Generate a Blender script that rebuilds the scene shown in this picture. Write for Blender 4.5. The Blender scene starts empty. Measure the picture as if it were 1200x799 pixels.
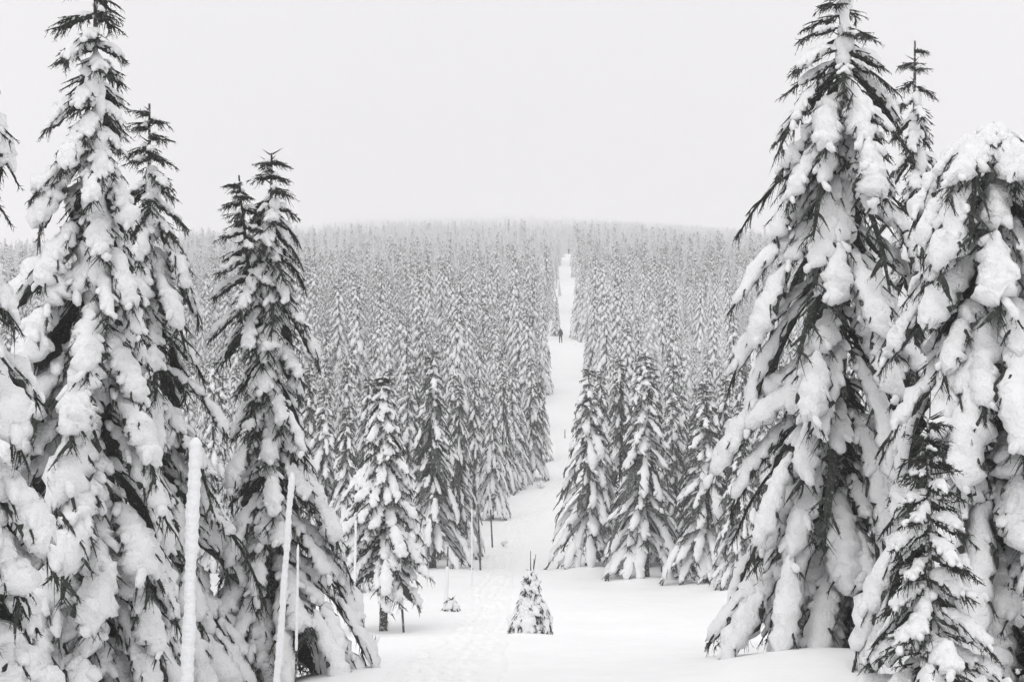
import bpy, math, random
import numpy as np

# ------------------------------------------------------------------ camera, sky, sun, exposure
sc = bpy.context.scene
COUNT = False
COL = sc.collection
R = math.radians

cam_d = bpy.data.cameras.new('camera')
cam_d.lens = 50.0
cam_d.sensor_width = 36.0
cam_d.clip_start = 0.1
cam_d.clip_end = 6000
cam = bpy.data.objects.new('camera', cam_d)
cam.location = (0, 0, 0)
cam.rotation_euler = (R(90), 0, 0)
COL.objects.link(cam)
sc.camera = cam

SUN_EL, SUN_AZ = 60.0, -155.0          # soft glow through the overcast, from behind the camera
world = bpy.data.worlds.new('World')
sc.world = world
world.use_nodes = True
nt = world.node_tree
nt.nodes.clear()
w_out = nt.nodes.new('ShaderNodeOutputWorld')
w_bg = nt.nodes.new('ShaderNodeBackground')
w_sky = nt.nodes.new('ShaderNodeTexSky')
w_sky.sky_type = 'NISHITA'
w_sky.sun_disc = False
w_sky.sun_elevation = R(SUN_EL)
w_sky.sun_rotation = R(SUN_AZ)
w_sky.dust_density = 3.0
w_hs = nt.nodes.new('ShaderNodeHueSaturation')
w_hs.inputs['Saturation'].default_value = 0.12
w_mix = nt.nodes.new('ShaderNodeMix')
w_mix.data_type = 'RGBA'
w_mix.inputs['Factor'].default_value = 0.92
nt.links.new(w_sky.outputs['Color'], w_hs.inputs['Color'])
nt.links.new(w_hs.outputs['Color'], w_mix.inputs['A'])
# overcast cloud layer: a little brighter overhead than at the horizon, all round
w_tc = nt.nodes.new('ShaderNodeTexCoord')
w_sep = nt.nodes.new('ShaderNodeSeparateXYZ')
nt.links.new(w_tc.outputs['Generated'], w_sep.inputs[0])
def w_math(op, a, b):
    n = nt.nodes.new('ShaderNodeMath')
    n.operation = op
    for i_, v in enumerate((a, b)):
        if isinstance(v, (int, float)): n.inputs[i_].default_value = v
        else: nt.links.new(v, n.inputs[i_])
    return n.outputs[0]
w_up = w_math('MAXIMUM', w_sep.outputs['Z'], 0.0)
w_lum = w_math('SUBTRACT', 10.3, w_math('MULTIPLY', 3.3, w_math('POWER', 2.71828, w_math('MULTIPLY', w_up, -4.0))))
w_col = nt.nodes.new('ShaderNodeCombineColor')
nt.links.new(w_lum, w_col.inputs[0])
nt.links.new(w_math('MULTIPLY', w_lum, 0.987), w_col.inputs[1])
nt.links.new(w_math('MULTIPLY', w_lum, 0.998), w_col.inputs[2])
nt.links.new(w_col.outputs[0], w_mix.inputs['B'])
nt.links.new(w_mix.outputs['Result'], w_bg.inputs['Color'])
w_bg.inputs['Strength'].default_value = 0.10
nt.links.new(w_bg.outputs['Background'], w_out.inputs['Surface'])

sun_d = bpy.data.lights.new('sun', 'SUN')
sun_d.energy = 1.05
sun_d.angle = R(45)
sun_d.color = (1.0, 0.985, 0.965)
sun = bpy.data.objects.new('sun', sun_d)
# the sky's sun_rotation turns clockwise from +Y; the lamp looks down its -Z
az = R(SUN_AZ)
sun.rotation_euler = (R(90 - SUN_EL), 0, math.pi - az)
sun.location = (0, 0, 60)
COL.objects.link(sun)

vs = sc.view_settings
vs.view_transform = 'Standard'
vs.look = 'None'
vs.exposure = 0.0
vs.gamma = 1.0
vs.use_curve_mapping = False
sc.render.engine = 'CYCLES'
cy = sc.cycles
cy.max_bounces = 8
cy.diffuse_bounces = 4
cy.glossy_bounces = 2
cy.transmission_bounces = 2
cy.volume_bounces = 3
cy.caustics_reflective = False
cy.caustics_refractive = False
cy.use_denoising = True
try:
    cy.denoiser = 'OPENIMAGEDENOISE'
except Exception:
    pass

# ------------------------------------------------------------------ helpers
F_PX = 1200 * 50 / 36.0
def px2x(px, y): return (px - 600) / F_PX * y
def py2z(py, y): return (399.5 - py) / F_PX * y

def tag(o, label=None, cat=None, group=None, kind=None):
    if label: o['label'] = label
    if cat: o['category'] = cat
    if group: o['group'] = group
    if kind: o['kind'] = kind
    return o

def empty(name, loc=(0, 0, 0), rz=0):
    o = bpy.data.objects.new(name, None)
    o.location = loc
    o.rotation_euler = (0, 0, rz)
    o.empty_display_size = 0.2
    COL.objects.link(o)
    return o

_rs = np.random.RandomState(5)
_TAB = _rs.rand(32, 32, 32).astype(np.float32) * 2 - 1
def noise3(p, f=1.0, off=0.0):
    """value noise in [-1,1] for an (...,3) array"""
    q = np.asarray(p, dtype=np.float64) * f + off
    i = np.floor(q).astype(int)
    t = q - i
    t = t * t * (3 - 2 * t)
    i0 = i & 31
    i1 = (i + 1) & 31
    x0, y0, z0 = i0[..., 0], i0[..., 1], i0[..., 2]
    x1, y1, z1 = i1[..., 0], i1[..., 1], i1[..., 2]
    tx, ty, tz = t[..., 0], t[..., 1], t[..., 2]
    def L(a, b, u): return a + (b - a) * u
    return L(L(L(_TAB[x0, y0, z0], _TAB[x1, y0, z0], tx), L(_TAB[x0, y1, z0], _TAB[x1, y1, z0], tx), ty),
             L(L(_TAB[x0, y0, z1], _TAB[x1, y0, z1], tx), L(_TAB[x0, y1, z1], _TAB[x1, y1, z1], tx), ty), tz)

def noise2(x, y, f, off=0.0):
    return noise3(np.stack([x, y, np.zeros_like(x) + 3.3], -1), f, off)

class Acc:
    """collects vertices and polygons (with a material index) for one mesh"""
    def __init__(s):
        s.v, s.idx, s.size, s.mat, s.n = [], [], [], [], 0
    def add(s, V, faces, mat=0):
        """faces: int array (F, k)"""
        V = np.asarray(V, dtype=np.float32).reshape(-1, 3)
        if len(V) == 0: return
        if not isinstance(faces, list): faces = [faces]
        s.v.append(V)
        for f in faces:
            f = np.asarray(f, dtype=np.int32)
            s.idx.append((f + s.n).ravel())
            s.size.append(np.full(len(f), f.shape[1], dtype=np.int32))
            s.mat.append(np.full(len(f), mat, dtype=np.int32))
        s.n += len(V)
    def merge(s, o):
        if o.n == 0: return
        s.v += o.v
        s.idx += [i + s.n for i in o.idx]
        s.size += o.size
        s.mat += o.mat
        s.n += o.n
    def mesh(s, name, mats, smooth=True, smooth_mats=None):
        me = bpy.data.meshes.new(name)
        if s.n:
            V = np.concatenate(s.v)
            I = np.concatenate(s.idx)
            S = np.concatenate(s.size)
            M = np.concatenate(s.mat)
            me.vertices.add(len(V))
            me.vertices.foreach_set('co', V.ravel())
            me.loops.add(len(I))
            me.loops.foreach_set('vertex_index', I)
            me.polygons.add(len(S))
            st = np.concatenate([[0], np.cumsum(S)[:-1]]).astype(np.int32)
            me.polygons.foreach_set('loop_start', st)
            me.polygons.foreach_set('material_index', M)
            if smooth_mats is not None:
                me.polygons.foreach_set('use_smooth', np.isin(M, smooth_mats))
            else:
                me.polygons.foreach_set('use_smooth', np.full(len(S), bool(smooth)))
        for m in mats: me.materials.append(m)
        me.update(calc_edges=True)
        return me
    def tris(s):
        return sum(int((z - 2).sum()) for z in s.size)

def obj(name, me, parent=None, loc=None):
    o = bpy.data.objects.new(name, me)
    if parent is not None: o.parent = parent
    if loc is not None: o.location = loc
    COL.objects.link(o)
    return o

def unit(v):
    return v / np.maximum(np.linalg.norm(v, axis=-1, keepdims=True), 1e-9)

_face_cache = {}
def tube_faces(N, RR, K):
    key = (N, RR, K)
    if key in _face_cache: return _face_cache[key]
    r = np.arange(RR - 1)[:, None]
    k = np.arange(K)[None, :]
    k2 = (k + 1) % K
    q = np.stack([r * K + k, r * K + k2, (r + 1) * K + k2, (r + 1) * K + k], -1).reshape(-1, 4)
    cap0 = np.arange(K)[::-1][None, :]
    cap1 = ((RR - 1) * K + np.arange(K))[None, :]
    caps = np.concatenate([cap0, cap1])
    b = (np.arange(N) * RR * K)[:, None, None]
    out = [(q[None] + b).reshape(-1, 4), (caps[None] + b).reshape(-1, K)]
    _face_cache[key] = out
    return out

def frames(P, outward):
    T = unit(np.gradient(P, axis=1))
    U = np.array([0, 0, 0.7]) + 0.75 * outward[:, None, :]
    S = unit(np.cross(T, np.broadcast_to(U, T.shape)))
    N = np.cross(S, T)
    return T, S, N

def lobes(acc, P, W, HT, HB, outward, K=8, mat=0, lump=0.0, jag=0.0, rng=None, seed=0.0, freq=7.0, shift=0.0):
    """flattened, lumpy tubes along the spines P (n,R,3): half width W, rise HT above, HB below"""
    n, RR, _ = P.shape
    T, S, N = frames(P, outward)
    th = np.arange(K) * 2 * math.pi / K + (0.3 if K < 7 else 0)
    c, s = np.cos(th), np.sin(th)
    up = np.where(s > 0, s, 0)[None, None, :, None] * HT[:, :, None, None]
    dn = np.where(s < 0, s, 0)[None, None, :, None] * HB[:, :, None, None]
    off = S[:, :, None, :] * (W[:, :, None, None] * c[None, None, :, None]) + N[:, :, None, :] * (up + dn)
    C = P[:, :, None, :] + N[:, :, None, :] * (np.asarray(shift)[:, :, None, None] if np.ndim(shift) else shift)
    V = C + off
    if lump:
        n1 = noise3(V, freq, seed + 7.7)
        n2 = noise3(V, freq * 2.3, seed + 3.1)
        off = off * (1 + lump * (0.75 * n1 + 0.5 * n2))[..., None]
        V = C + off
    if jag:
        off = off * (1 + jag * (rng.random(off.shape[:3]) * 2 - 1))[..., None]
        V = C + off
    acc.add(V, tube_faces(n, RR, K), mat)

def spindles(acc, A, B, r, mat=0, rng=None, needles=0, nl=0.028):
    """little needle-clad twigs from A to B"""
    n = len(A)
    if n == 0: return
    D = B - A
    T = unit(D)
    ref = np.where(np.abs(T[:, 2:3]) > 0.85, np.array([[1.0, 0, 0]]), np.array([[0, 0, 1.0]]))
    S = unit(np.cross(T, ref))
    N = np.cross(S, T)
    r = np.broadcast_to(np.asarray(r, dtype=float), (n,))
    th = np.arange(3) * 2 * math.pi / 3
    ring = S[:, None, :] * np.cos(th)[None, :, None] + N[:, None, :] * np.sin(th)[None, :, None]
    j = 1 + 0.4 * (rng.random((n, 3, 1)) * 2 - 1)
    V = np.concatenate([(A + D * 0.12)[:, None, :] + ring * r[:, None, None] * j, B[:, None, :], A[:, None, :]], 1)      # 5 verts
    b = (np.arange(n) * 5)[:, None, None]
    t = np.array([[0, 1, 3], [1, 2, 3], [2, 0, 3]])
    acc.add(V, (t[None] + b).reshape(-1, 3), mat)
    if needles:
        m = needles
        u = rng.random((n, m, 1)) * 0.95
        a = rng.random((n, m)) * 2 * math.pi
        rad = S[:, None, :] * np.cos(a)[..., None] + N[:, None, :] * np.sin(a)[..., None]
        tn = np.cross(rad, T[:, None, :])
        base = A[:, None, :] + D[:, None, :] * u
        tip = base + (rad * 0.8 + T[:, None, :] * 0.75) * (nl * (0.7 + 0.6 * rng.random((n, m, 1)))) + rad * (r * 0.5)[:, None, None]
        hw = 0.0045
        V = np.stack([base + tn * hw, base - tn * hw, tip], 2)
        acc.add(V, np.arange(n * m * 3).reshape(-1, 3), mat)

# ------------------------------------------------------------------ materials
def new_mat(name):
    m = bpy.data.materials.new(name)
    m.use_nodes = True
    t = m.node_tree
    b = t.nodes['Principled BSDF']
    return m, t, b

def ramp(t, src, stops):
    r = t.nodes.new('ShaderNodeValToRGB')
    el = r.color_ramp.elements
    while len(el) < len(stops): el.new(0.5)
    for e, (p, c) in zip(el, stops):
        e.position = p
        e.color = (*c, 1) if len(c) == 3 else c
    t.links.new(src, r.inputs['Fac'])
    return r

def snow_material(name, base, bumps, rough=0.55):
    m, t, b = new_mat(name)
    tc = t.nodes.new('ShaderNodeTexCoord')
    n = t.nodes.new('ShaderNodeTexNoise')
    n.inputs['Scale'].default_value = 1.7
    n.inputs['Detail'].default_value = 4
    t.links.new(tc.outputs['Object'], n.inputs['Vector'])
    r = ramp(t, n.outputs['Fac'], [(0.3, tuple(c * 0.965 for c in base)), (0.7, base)])
    t.links.new(r.outputs['Color'], b.inputs['Base Color'])
    b.inputs['Roughness'].default_value = rough
    b.inputs['Specular IOR Level'].default_value = 0.25
    last = None
    for sc_, st, dist, det in bumps:
        nn = t.nodes.new('ShaderNodeTexNoise')
        nn.inputs['Scale'].default_value = sc_
        nn.inputs['Detail'].default_value = det
        nn.inputs['Roughness'].default_value = 0.6
        t.links.new(tc.outputs['Object'], nn.inputs['Vector'])
        bp = t.nodes.new('ShaderNodeBump')
        bp.inputs['Strength'].default_value = st
        bp.inputs['Distance'].default_value = dist
        t.links.new(nn.outputs['Fac'], bp.inputs['Height'])
        if last: t.links.new(last.outputs['Normal'], bp.inputs['Normal'])
        last = bp
    t.links.new(last.outputs['Normal'], b.inputs['Normal'])
    return m

M_GROUND = snow_material('ground_snow', (0.93, 0.935, 0.94), [(0.35, 0.25, 0.5, 3), (3.0, 0.25, 0.06, 4), (30.0, 0.12, 0.008, 3)], 0.6)
M_PATH = snow_material('trodden_snow', (0.915, 0.92, 0.925), [(5.0, 0.5, 0.06, 4), (22.0, 0.4, 0.02, 4)], 0.65)
M_SNOW = snow_material('bough_snow', (0.915, 0.92, 0.93), [(13.0, 0.6, 0.06, 4), (40.0, 0.8, 0.02, 4)], 0.6)
M_SNOWFAR = snow_material('far_bough_snow', (0.915, 0.92, 0.93), [(5.0, 0.6, 0.1, 3)], 0.6)

def needle_material(name, dark, mid, frost, lo, hi):
    """dark spruce needles with rime caught in patches"""
    m, t, b = new_mat(name)
    tc = t.nodes.new('ShaderNodeTexCoord')
    n1 = t.nodes.new('ShaderNodeTexNoise')
    n1.inputs['Scale'].default_value = 3.0
    n1.inputs['Detail'].default_value = 3
    t.links.new(tc.outputs['Object'], n1.inputs['Vector'])
    r1 = ramp(t, n1.outputs['Fac'], [(0.35, dark), (0.7, mid)])
    n2 = t.nodes.new('ShaderNodeTexNoise')
    n2.inputs['Scale'].default_value = 26.0
    n2.inputs['Detail'].default_value = 5
    n2.inputs['Roughness'].default_value = 0.7
    t.links.new(tc.outputs['Object'], n2.inputs['Vector'])
    r2 = ramp(t, n2.outputs['Fac'], [(lo, (0, 0, 0)), (hi, (1, 1, 1))])
    mx = t.nodes.new('ShaderNodeMix')
    mx.data_type = 'RGBA'
    t.links.new(r2.outputs['Color'], mx.inputs['Factor'])
    t.links.new(r1.outputs['Color'], mx.inputs['A'])
    mx.inputs['B'].default_value = (*frost, 1)
    t.links.new(mx.outputs['Result'], b.inputs['Base Color'])
    b.inputs['Roughness'].default_value = 0.75
    b.inputs['Specular IOR Level'].default_value = 0.2
    return m

M_NEEDLE = needle_material('spruce_needles', (0.022, 0.026, 0.022), (0.045, 0.05, 0.042), (0.45, 0.46, 0.47), 0.56, 0.76)
M_NEEDLEMID = needle_material('frosted_needles', (0.022, 0.026, 0.022), (0.05, 0.055, 0.048), (0.5, 0.51, 0.52), 0.5, 0.68)
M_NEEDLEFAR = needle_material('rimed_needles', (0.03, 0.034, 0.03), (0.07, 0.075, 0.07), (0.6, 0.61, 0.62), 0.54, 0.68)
M_RIMED_FADE = needle_material('rime_and_haze_fade_needles', (0.3, 0.305, 0.31), (0.45, 0.455, 0.46), (0.8, 0.81, 0.82), 0.35, 0.6)  # rime plus painted haze: needle colour lightened so the ridge trees fade
M_BARK = needle_material('spruce_bark', (0.03, 0.027, 0.024), (0.075, 0.068, 0.06), (0.6, 0.61, 0.62), 0.5, 0.62)
M_TWIG = needle_material('bare_twig', (0.02, 0.018, 0.016), (0.05, 0.045, 0.04), (0.5, 0.5, 0.5), 0.62, 0.75)
M_RIME = snow_material('rime_ice', (0.88, 0.89, 0.91), [(26.0, 0.8, 0.03, 4), (90.0, 0.5, 0.006, 3)], 0.6)
M_WOOD = needle_material('weathered_pole', (0.03, 0.028, 0.026), (0.09, 0.082, 0.075), (0.65, 0.66, 0.67), 0.5, 0.66)
def plain(name, c, rough=0.8):
    m, t, b = new_mat(name)
    n = t.nodes.new('ShaderNodeTexNoise')
    n.inputs['Scale'].default_value = 14
    r = ramp(t, n.outputs['Fac'], [(0.3, tuple(x * 0.75 for x in c)), (0.7, tuple(x * 1.2 for x in c))])
    t.links.new(r.outputs['Color'], b.inputs['Base Color'])
    b.inputs['Roughness'].default_value = rough
    return m
M_CLOTH = plain('dark_cloth', (0.014, 0.014, 0.017))
M_PACK = plain('dark_pack_cloth', (0.02, 0.02, 0.024), 0.6)
M_SKIN = plain('skin', (0.45, 0.3, 0.23), 0.6)

# ------------------------------------------------------------------ terrain
_PY = np.array([-60, 0, 10, 19, 22, 25, 32, 36, 48, 55, 70, 88, 110, 140, 168, 172, 180, 190, 240, 300, 400, 450, 550, 620, 800, 1000, 1300, 1650, 2100, 2600, 2800, 3600.])
_PZ = np.array([0.6, -1.7, -3.0, -4.42, -4.85, -5.35, -6.75, -7.26, -8.35, -8.78, -9.1, -8.7, -6.9, -3.8, -0.5, -0.22, -0.5, 0.05, 5.2, 11.8, 22.8, 28.0, 35.2, 40.0, 56.5, 75.0, 101.0, 130.0, 168.0, 206.0, 210.0, 150.])
_dense = np.arange(-60, 3600, 0.5)
_pz = np.interp(_dense, _PY, _PZ)
_k = np.exp(-0.5 * (np.arange(-12, 13) * 0.5 / 1.8) ** 2); _k /= _k.sum()
_pz_s = np.convolve(np.pad(_pz, 12, mode='edge'), _k, mode='valid')
MOUNDS = []      # (x, y, radius, height)

PATH_Y = np.array([10, 18, 32, 45, 55, 70, 88, 110, 140, 172, 190, 240, 300, 450, 480.])
PATH_X = np.array([-0.9, -0.9, -0.8, -0.75, -0.55, 0.3, 3.6, 4.2, 4.7, 5.6, 6.5, 8.7, 11.0, 17.6, 19.])
PATH_H = np.array([0.9, 0.9, 0.9, 0.85, 0.8, 0.8, 0.9, 1.0, 1.3, 1.7, 1.5, 1.5, 1.7, 1.9, 1.9])
def path_x(y): return np.interp(y, PATH_Y, PATH_X)

def ground(x, y):
    x = np.asarray(x, dtype=float); y = np.asarray(y, dtype=float)
    z = np.interp(y, _dense, _pz_s)
    far = np.clip((y - 170) / 450, 0, 1)
    sl = np.minimum(1.0, 620.0 / np.maximum(y, 1.0))      # keeps the hill's rounded outline going uphill
    xc = (x - 8) * sl
    z = z - far / sl * np.where(xc < 0, 0.00046 * xc ** 2, 0.00062 * xc ** 2) * np.where(np.abs(xc) > 260, (260 / np.maximum(np.abs(xc), 1)) ** 2, 1)
    dip = np.clip((-1.9 - x) / 2.2, 0, 1)
    z = z - 0.4 * dip * dip * (3 - 2 * dip) * np.clip((27 - y) / 6, 0, 1)      # falls away to the left in front
    z = z + 0.2 * noise2(x, y, 0.14) * np.clip(y / 20, 0, 1) + 0.07 * noise2(x, y, 0.45, 9.0) * np.clip((y - 8) / 15, 0, 1)
    z = z + far * 1.6 * noise2(x, y, 0.02, 4.0) + 4.5 * np.clip((y - 420) / 250, 0, 1) * noise2(x, y, 0.007, 1.0) + 7.0 * np.clip((y - 900) / 600, 0, 1) * noise2(x, y, 0.004, 8.0)
    for mx, my, mr, mh in MOUNDS:
        d2 = ((x - mx) ** 2 + (y - my) ** 2) / (mr * mr)
        z = z + mh * np.exp(-d2 * 1.5)
    return z

def gz(x, y): return float(ground(np.array([x]), np.array([y]))[0])

# ------------------------------------------------------------------ spruce generator
LODS = {
    'near': dict(R=10, RL=5, K=12, NP=24, KL=6, KD=4, nlat=8, sub=7, needles=3),
    'mid':  dict(R=7, RL=4, K=9, NP=12, KL=5, KD=4, nlat=6, sub=5, needles=0),
    'far':  dict(R=5, RL=3, K=7, NP=5, KL=4, KD=4, nlat=3, sub=1, needles=0),
}

def resample(P, ss):
    ix = ss * (len(P) - 1)
    k0 = np.minimum(ix.astype(int), len(P) - 2)
    f = (ix - k0)[:, None]
    return P[k0] * (1 - f) + P[k0 + 1] * f

def snow_pad(acc, P, Wp, ht, out, K, mat, seed, drape, rng, hb=0.22, jag=0.0):
    """a broad lumpy tongue of snow lying along the spine P, scalloped at its rim and draped over both sides"""
    n = len(P)
    s = np.linspace(0, 1, n)
    T, S, N = frames(P[None], out)
    T, S, N = T[0][:, None, :], S[0][:, None, :], N[0][:, None, :]
    env = np.sqrt(np.maximum(1 - np.abs(2 * s - 1) ** 4, 0.0)) * np.interp(s, [0, 0.3, 0.7, 1], [0.5, 0.76, 1.05, 1.05])     # widens towards a rounded tip
    env[0] = 0.2; env[-1] = 0.3
    th = np.arange(K) * 2 * math.pi / K
    c, y = np.cos(th)[None, :], np.sin(th)[None, :]
    key = np.stack([np.broadcast_to(s[:, None] * 9, (n, K)), np.broadcast_to(np.sign(c) * 3, (n, K)), np.full((n, K), 1.5)], -1)
    rim = 1 + 0.30 * noise3(key, 0.9, seed) + 0.26 * noise3(key, 1.9, seed + 6)                       # scallops, different left and right
    Ln = float(np.linalg.norm(np.diff(P, axis=0), axis=1).sum())
    per = max(0.18, Ln / 7)
    ph_ = (s[:, None] * Ln - np.abs(c) * Wp * 1.1) / per + np.where(c > 0, 0.0, 0.5) + 0.35 * noise3(key, 0.7, seed + 8)
    ridge = 2 * np.abs(np.sin(np.pi * ph_)) - 1.25
    rim = rim * (1 + 0.14 * ridge)
    W = Wp * env[:, None] * rim
    x = c * W
    C = P[:, None, :] + T * (Wp * 0.5 * (s ** 3)[:, None] * noise3(np.stack([np.broadcast_to(c * 1.9, (n, K)), np.zeros((n, K)), np.zeros((n, K))], -1), 1.0, seed + 4))[..., None]
    base = C + S * x[..., None]
    l = 0.7 * noise3(base, 6.5, seed + 1) + 0.65 * noise3(base, 12.0, seed + 2) + 0.2 * noise3(base, 22.0, seed + 3)
    l = l + 0.36 * ridge * np.abs(c) ** 0.7
    up = np.where(y > 0, np.abs(y) ** 0.8 * ht * env[:, None] ** 0.6 * (1 + 0.75 * l), y * hb * ht)
    dr = drape * Wp * (c ** 2) * (W / max(Wp, 1e-6)) * 0.8
    if jag:
        up = up + np.where(y < 0, -jag * rng.random((n, K)), 0)
        base = base + S * (x * 0.25 * (rng.random((n, K)) - 0.4))[..., None] + T * (jag * (rng.random((n, K)) - 0.5))[..., None]
    V = base + N * (up - dr)[..., None]
    acc.add(V, tube_faces(1, n, K), mat)

def build_bough(rng, start, phi, reach, e0, e1, q, lod, snow, dark, ws=1.0, zmin=0.02, p=0.75, mats=(0, 1), twist=0.0, lmax=None):
    """one drooping bough: branch, needle mass, hanging twigs and the snow lying on it"""
    L_ = LODS[lod]
    RR = L_['R']
    s = np.linspace(0, 1, RR)
    e = e0 + (e1 - e0) * s ** p
    L = reach / max(np.cos(e).mean(), 0.25)
    L = min(L, reach * (lmax or (1.6 if lod == 'near' else 1.9)) + 0.1)
    ph = phi + twist * s + 0.12 * np.sin(s * 5 + rng.random() * 6)
    d = np.stack([np.cos(ph) * np.cos(e), np.sin(ph) * np.cos(e), np.sin(e)], -1)
    step = (d[1:] + d[:-1]) * 0.5 / (RR - 1)
    rel = np.concatenate([[[0, 0, 0]], np.cumsum(step, 0)])
    low = start[2] + rel[-1, 2] * L
    if low < zmin and rel[-1, 2] < 0:
        L = max(0.2, min(L, (start[2] - zmin) / -rel[-1, 2]))
    P = start + rel * L
    P[:, 2] = np.maximum(P[:, 2], zmin)
    out = np.array([[math.cos(phi), math.sin(phi), 0]])
    seed = rng.random() * 20
    Wp = (0.075 + 0.072 * min(L, 1.9)) * ws
    Wp = min(Wp, 0.42 * L + 0.03)
    # laterals
    tw = 0.78 if lod == 'near' else 1.0
    nl = L_['nlat'] if L > 0.4 else max(3, L_['nlat'] // 2 + 1)
    sl = np.clip(np.linspace(0.12, 0.94, nl) + (rng.random(nl) - 0.5) * 0.07, 0.08, 0.97)
    side = np.where(np.arange(nl) % 2 == 0, 1.0, -1.0) * (1 if rng.random() < 0.5 else -1)
    base = resample(P, sl)
    i0 = np.minimum((sl * (RR - 1)).astype(int), RR - 2)
    T0, S0, N0 = frames(P[None], out)
    T0, S0, N0 = T0[0], S0[0], N0[0]
    Tl = T0[i0]; Sl = S0[i0]; Nl = N0[i0]
    a = R(32) + rng.random(nl) * R(24)
    lp = np.where(sl < 0.35, 0.55 + sl * 1.5, 1.08 - 0.45 * (sl - 0.35) / 0.65)
    ll = Wp / np.sin(a) * lp * (0.75 + 0.55 * rng.random(nl)) + 0.04
    d0 = Tl * np.cos(a)[:, None] + Sl * (side * np.sin(a))[:, None]
    RL = L_['RL']
    tt = np.linspace(0, 1, RL)
    g = (0.15 + 0.8 * rng.random(nl))[:, None] * (0.3 + 0.7 * abs(math.sin(e1)))
    dl = unit(d0[:, None, :] + np.array([0, 0, -1.0])[None, None, :] * (g * tt[None, :])[..., None])
    st = dl[:, :-1] * (ll / (RL - 1))[:, None, None]
    PL = base[:, None, :] + np.concatenate([np.zeros((nl, 1, 3)), np.cumsum(st, 1)], 1)
    PL[..., 2] = np.maximum(PL[..., 2], zmin)
    outl = np.repeat(out, nl, 0)
    # ---- branch and needle mass
    br = np.linspace(0.022, 0.006, RR) * (0.5 + 0.3 * min(L, 1.6)) * (1 if lod == 'near' else 1.6)
    lobes(dark, P[None], br[None], br[None], br[None], out, 4, mats[0])
    prof = np.interp(s, [0, 0.12, 0.35, 0.8, 1], [0.2, 0.5, 1.0, 0.75, 0.3])
    wd = Wp * {'near': 0.24, 'mid': 0.7, 'far': 0.5}[lod]
    lobes(dark, P[None], (wd * prof)[None], (0.05 * wd * prof)[None], (0.32 * wd * prof)[None], out, L_['KD'], mats[0], jag=0.5, rng=rng, shift=-0.01)
    wl0 = ((0.13 if lod == 'near' else 0.2) * Wp * (0.8 + 0.4 * rng.random(nl)))[:, None]
    profl = np.linspace(0.9, 0.35, RL)[None, :]
    lobes(dark, PL, wl0 * profl, wl0 * profl * 0.3, wl0 * profl, outl, 4, mats[0], jag=0.55, rng=rng)
    # ---- twigs hanging and poking out
    ns = L_['sub']
    if ns:
        u = rng.random((nl, ns)) * 0.95 + 0.05
        ii = u * (RL - 1); j0 = np.minimum(ii.astype(int), RL - 2); ff = (ii - j0)[..., None]
        ar = np.arange(nl)[:, None]
        A = PL[ar, j0] * (1 - ff) + PL[ar, j0 + 1] * ff
        Td = dl[ar, j0]
        sd = (rng.random((nl, ns)) * 2 - 1)[..., None]
        dn = (0.1 + 0.8 * rng.random((nl, ns)))[..., None]
        D = unit(Td * 0.8 + Sl[:, None, :] * sd * 0.9 - np.array([0, 0, 1.0]) * dn)
        ln = tw * ((0.07 + 0.12 * rng.random((nl, ns))) * (0.6 + 0.35 * min(L, 1.5)))[..., None]
        if lod != 'near': ln = ln * (1.3 if lod == 'mid' else 1.7)
        A = A.reshape(-1, 3); B = A + (D * ln).reshape(-1, 3)
        A2 = PL[:, -1]; B2 = A2 + dl[:, -1] * tw * (0.04 + 0.08 * rng.random((nl, 1)))
        A3 = np.repeat(P[-1:], 4, 0)
        B3 = A3 + unit(T0[-1:] + (rng.random((4, 3)) - 0.5) * 0.9) * tw * (0.06 + 0.09 * rng.random((4, 1)))
        AA = np.concatenate([A, A2, A3]); BB = np.concatenate([B, B2, B3])
        rad = {'near': 0.0075, 'mid': 0.015, 'far': 0.024}[lod]
        if lod == 'near':       # a comb of twigs under the main axis
            nm = int(14 + 20 * min(L, 1.6))
            um = 0.1 + 0.9 * rng.random(nm)
            Am = resample(P, um)
            im = np.minimum((um * (RR - 1)).astype(int), RR - 1)
            Dm = unit(T0[im] * 0.7 + S0[im] * (rng.random((nm, 1)) * 2 - 1) * 1.1 - N0[im] * 0.25 - np.array([0, 0, 1.0]) * (0.2 + 0.7 * rng.random((nm, 1))))
            AA = np.concatenate([AA, Am]); BB = np.concatenate([BB, Am + Dm * (0.12 + 0.2 * rng.random((nm, 1))) * (0.6 + 0.35 * min(L, 1.5))])
        spindles(dark, AA, BB, rad * (0.7 + 0.6 * rng.random(len(AA))), mats[0], rng, L_['needles'], 0.036)
    # ---- snow
    if q <= 0.04: return L
    wq = Wp * (0.42 + 0.62 * q)
    wp_ = wq * (0.86 if lod == 'near' else 0.92)
    s0 = 0.03 if q > 0.5 else 0.25 * rng.random()
    s1 = 0.86 + 0.13 * rng.random() if q > 0.45 else 0.45 + 0.45 * rng.random()
    hq = (0.038 + 0.32 * wq) * (0.75 + 0.5 * q)
    drp = (0.45 if lod == 'near' else 0.2) + 0.4 * rng.random()
    spans = [(s0, s1, 1.0)]
    if lod == 'near' and L > 0.75:      # long boughs carry the snow in slabs, the outer one wider
        if L > 1.4 and rng.random() < 0.6:
            m_ = 0.42 + 0.16 * rng.random()
            spans = [(s0 + 0.1 * rng.random(), m_, 0.72 + 0.25 * rng.random()), (m_ - 0.02 + 0.05 * rng.random(), s1, 0.95 + 0.25 * rng.random())]
        else:
            spans = [(s0 + 0.25 * rng.random(), s1, 1.0 + 0.15 * rng.random())]
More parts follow.
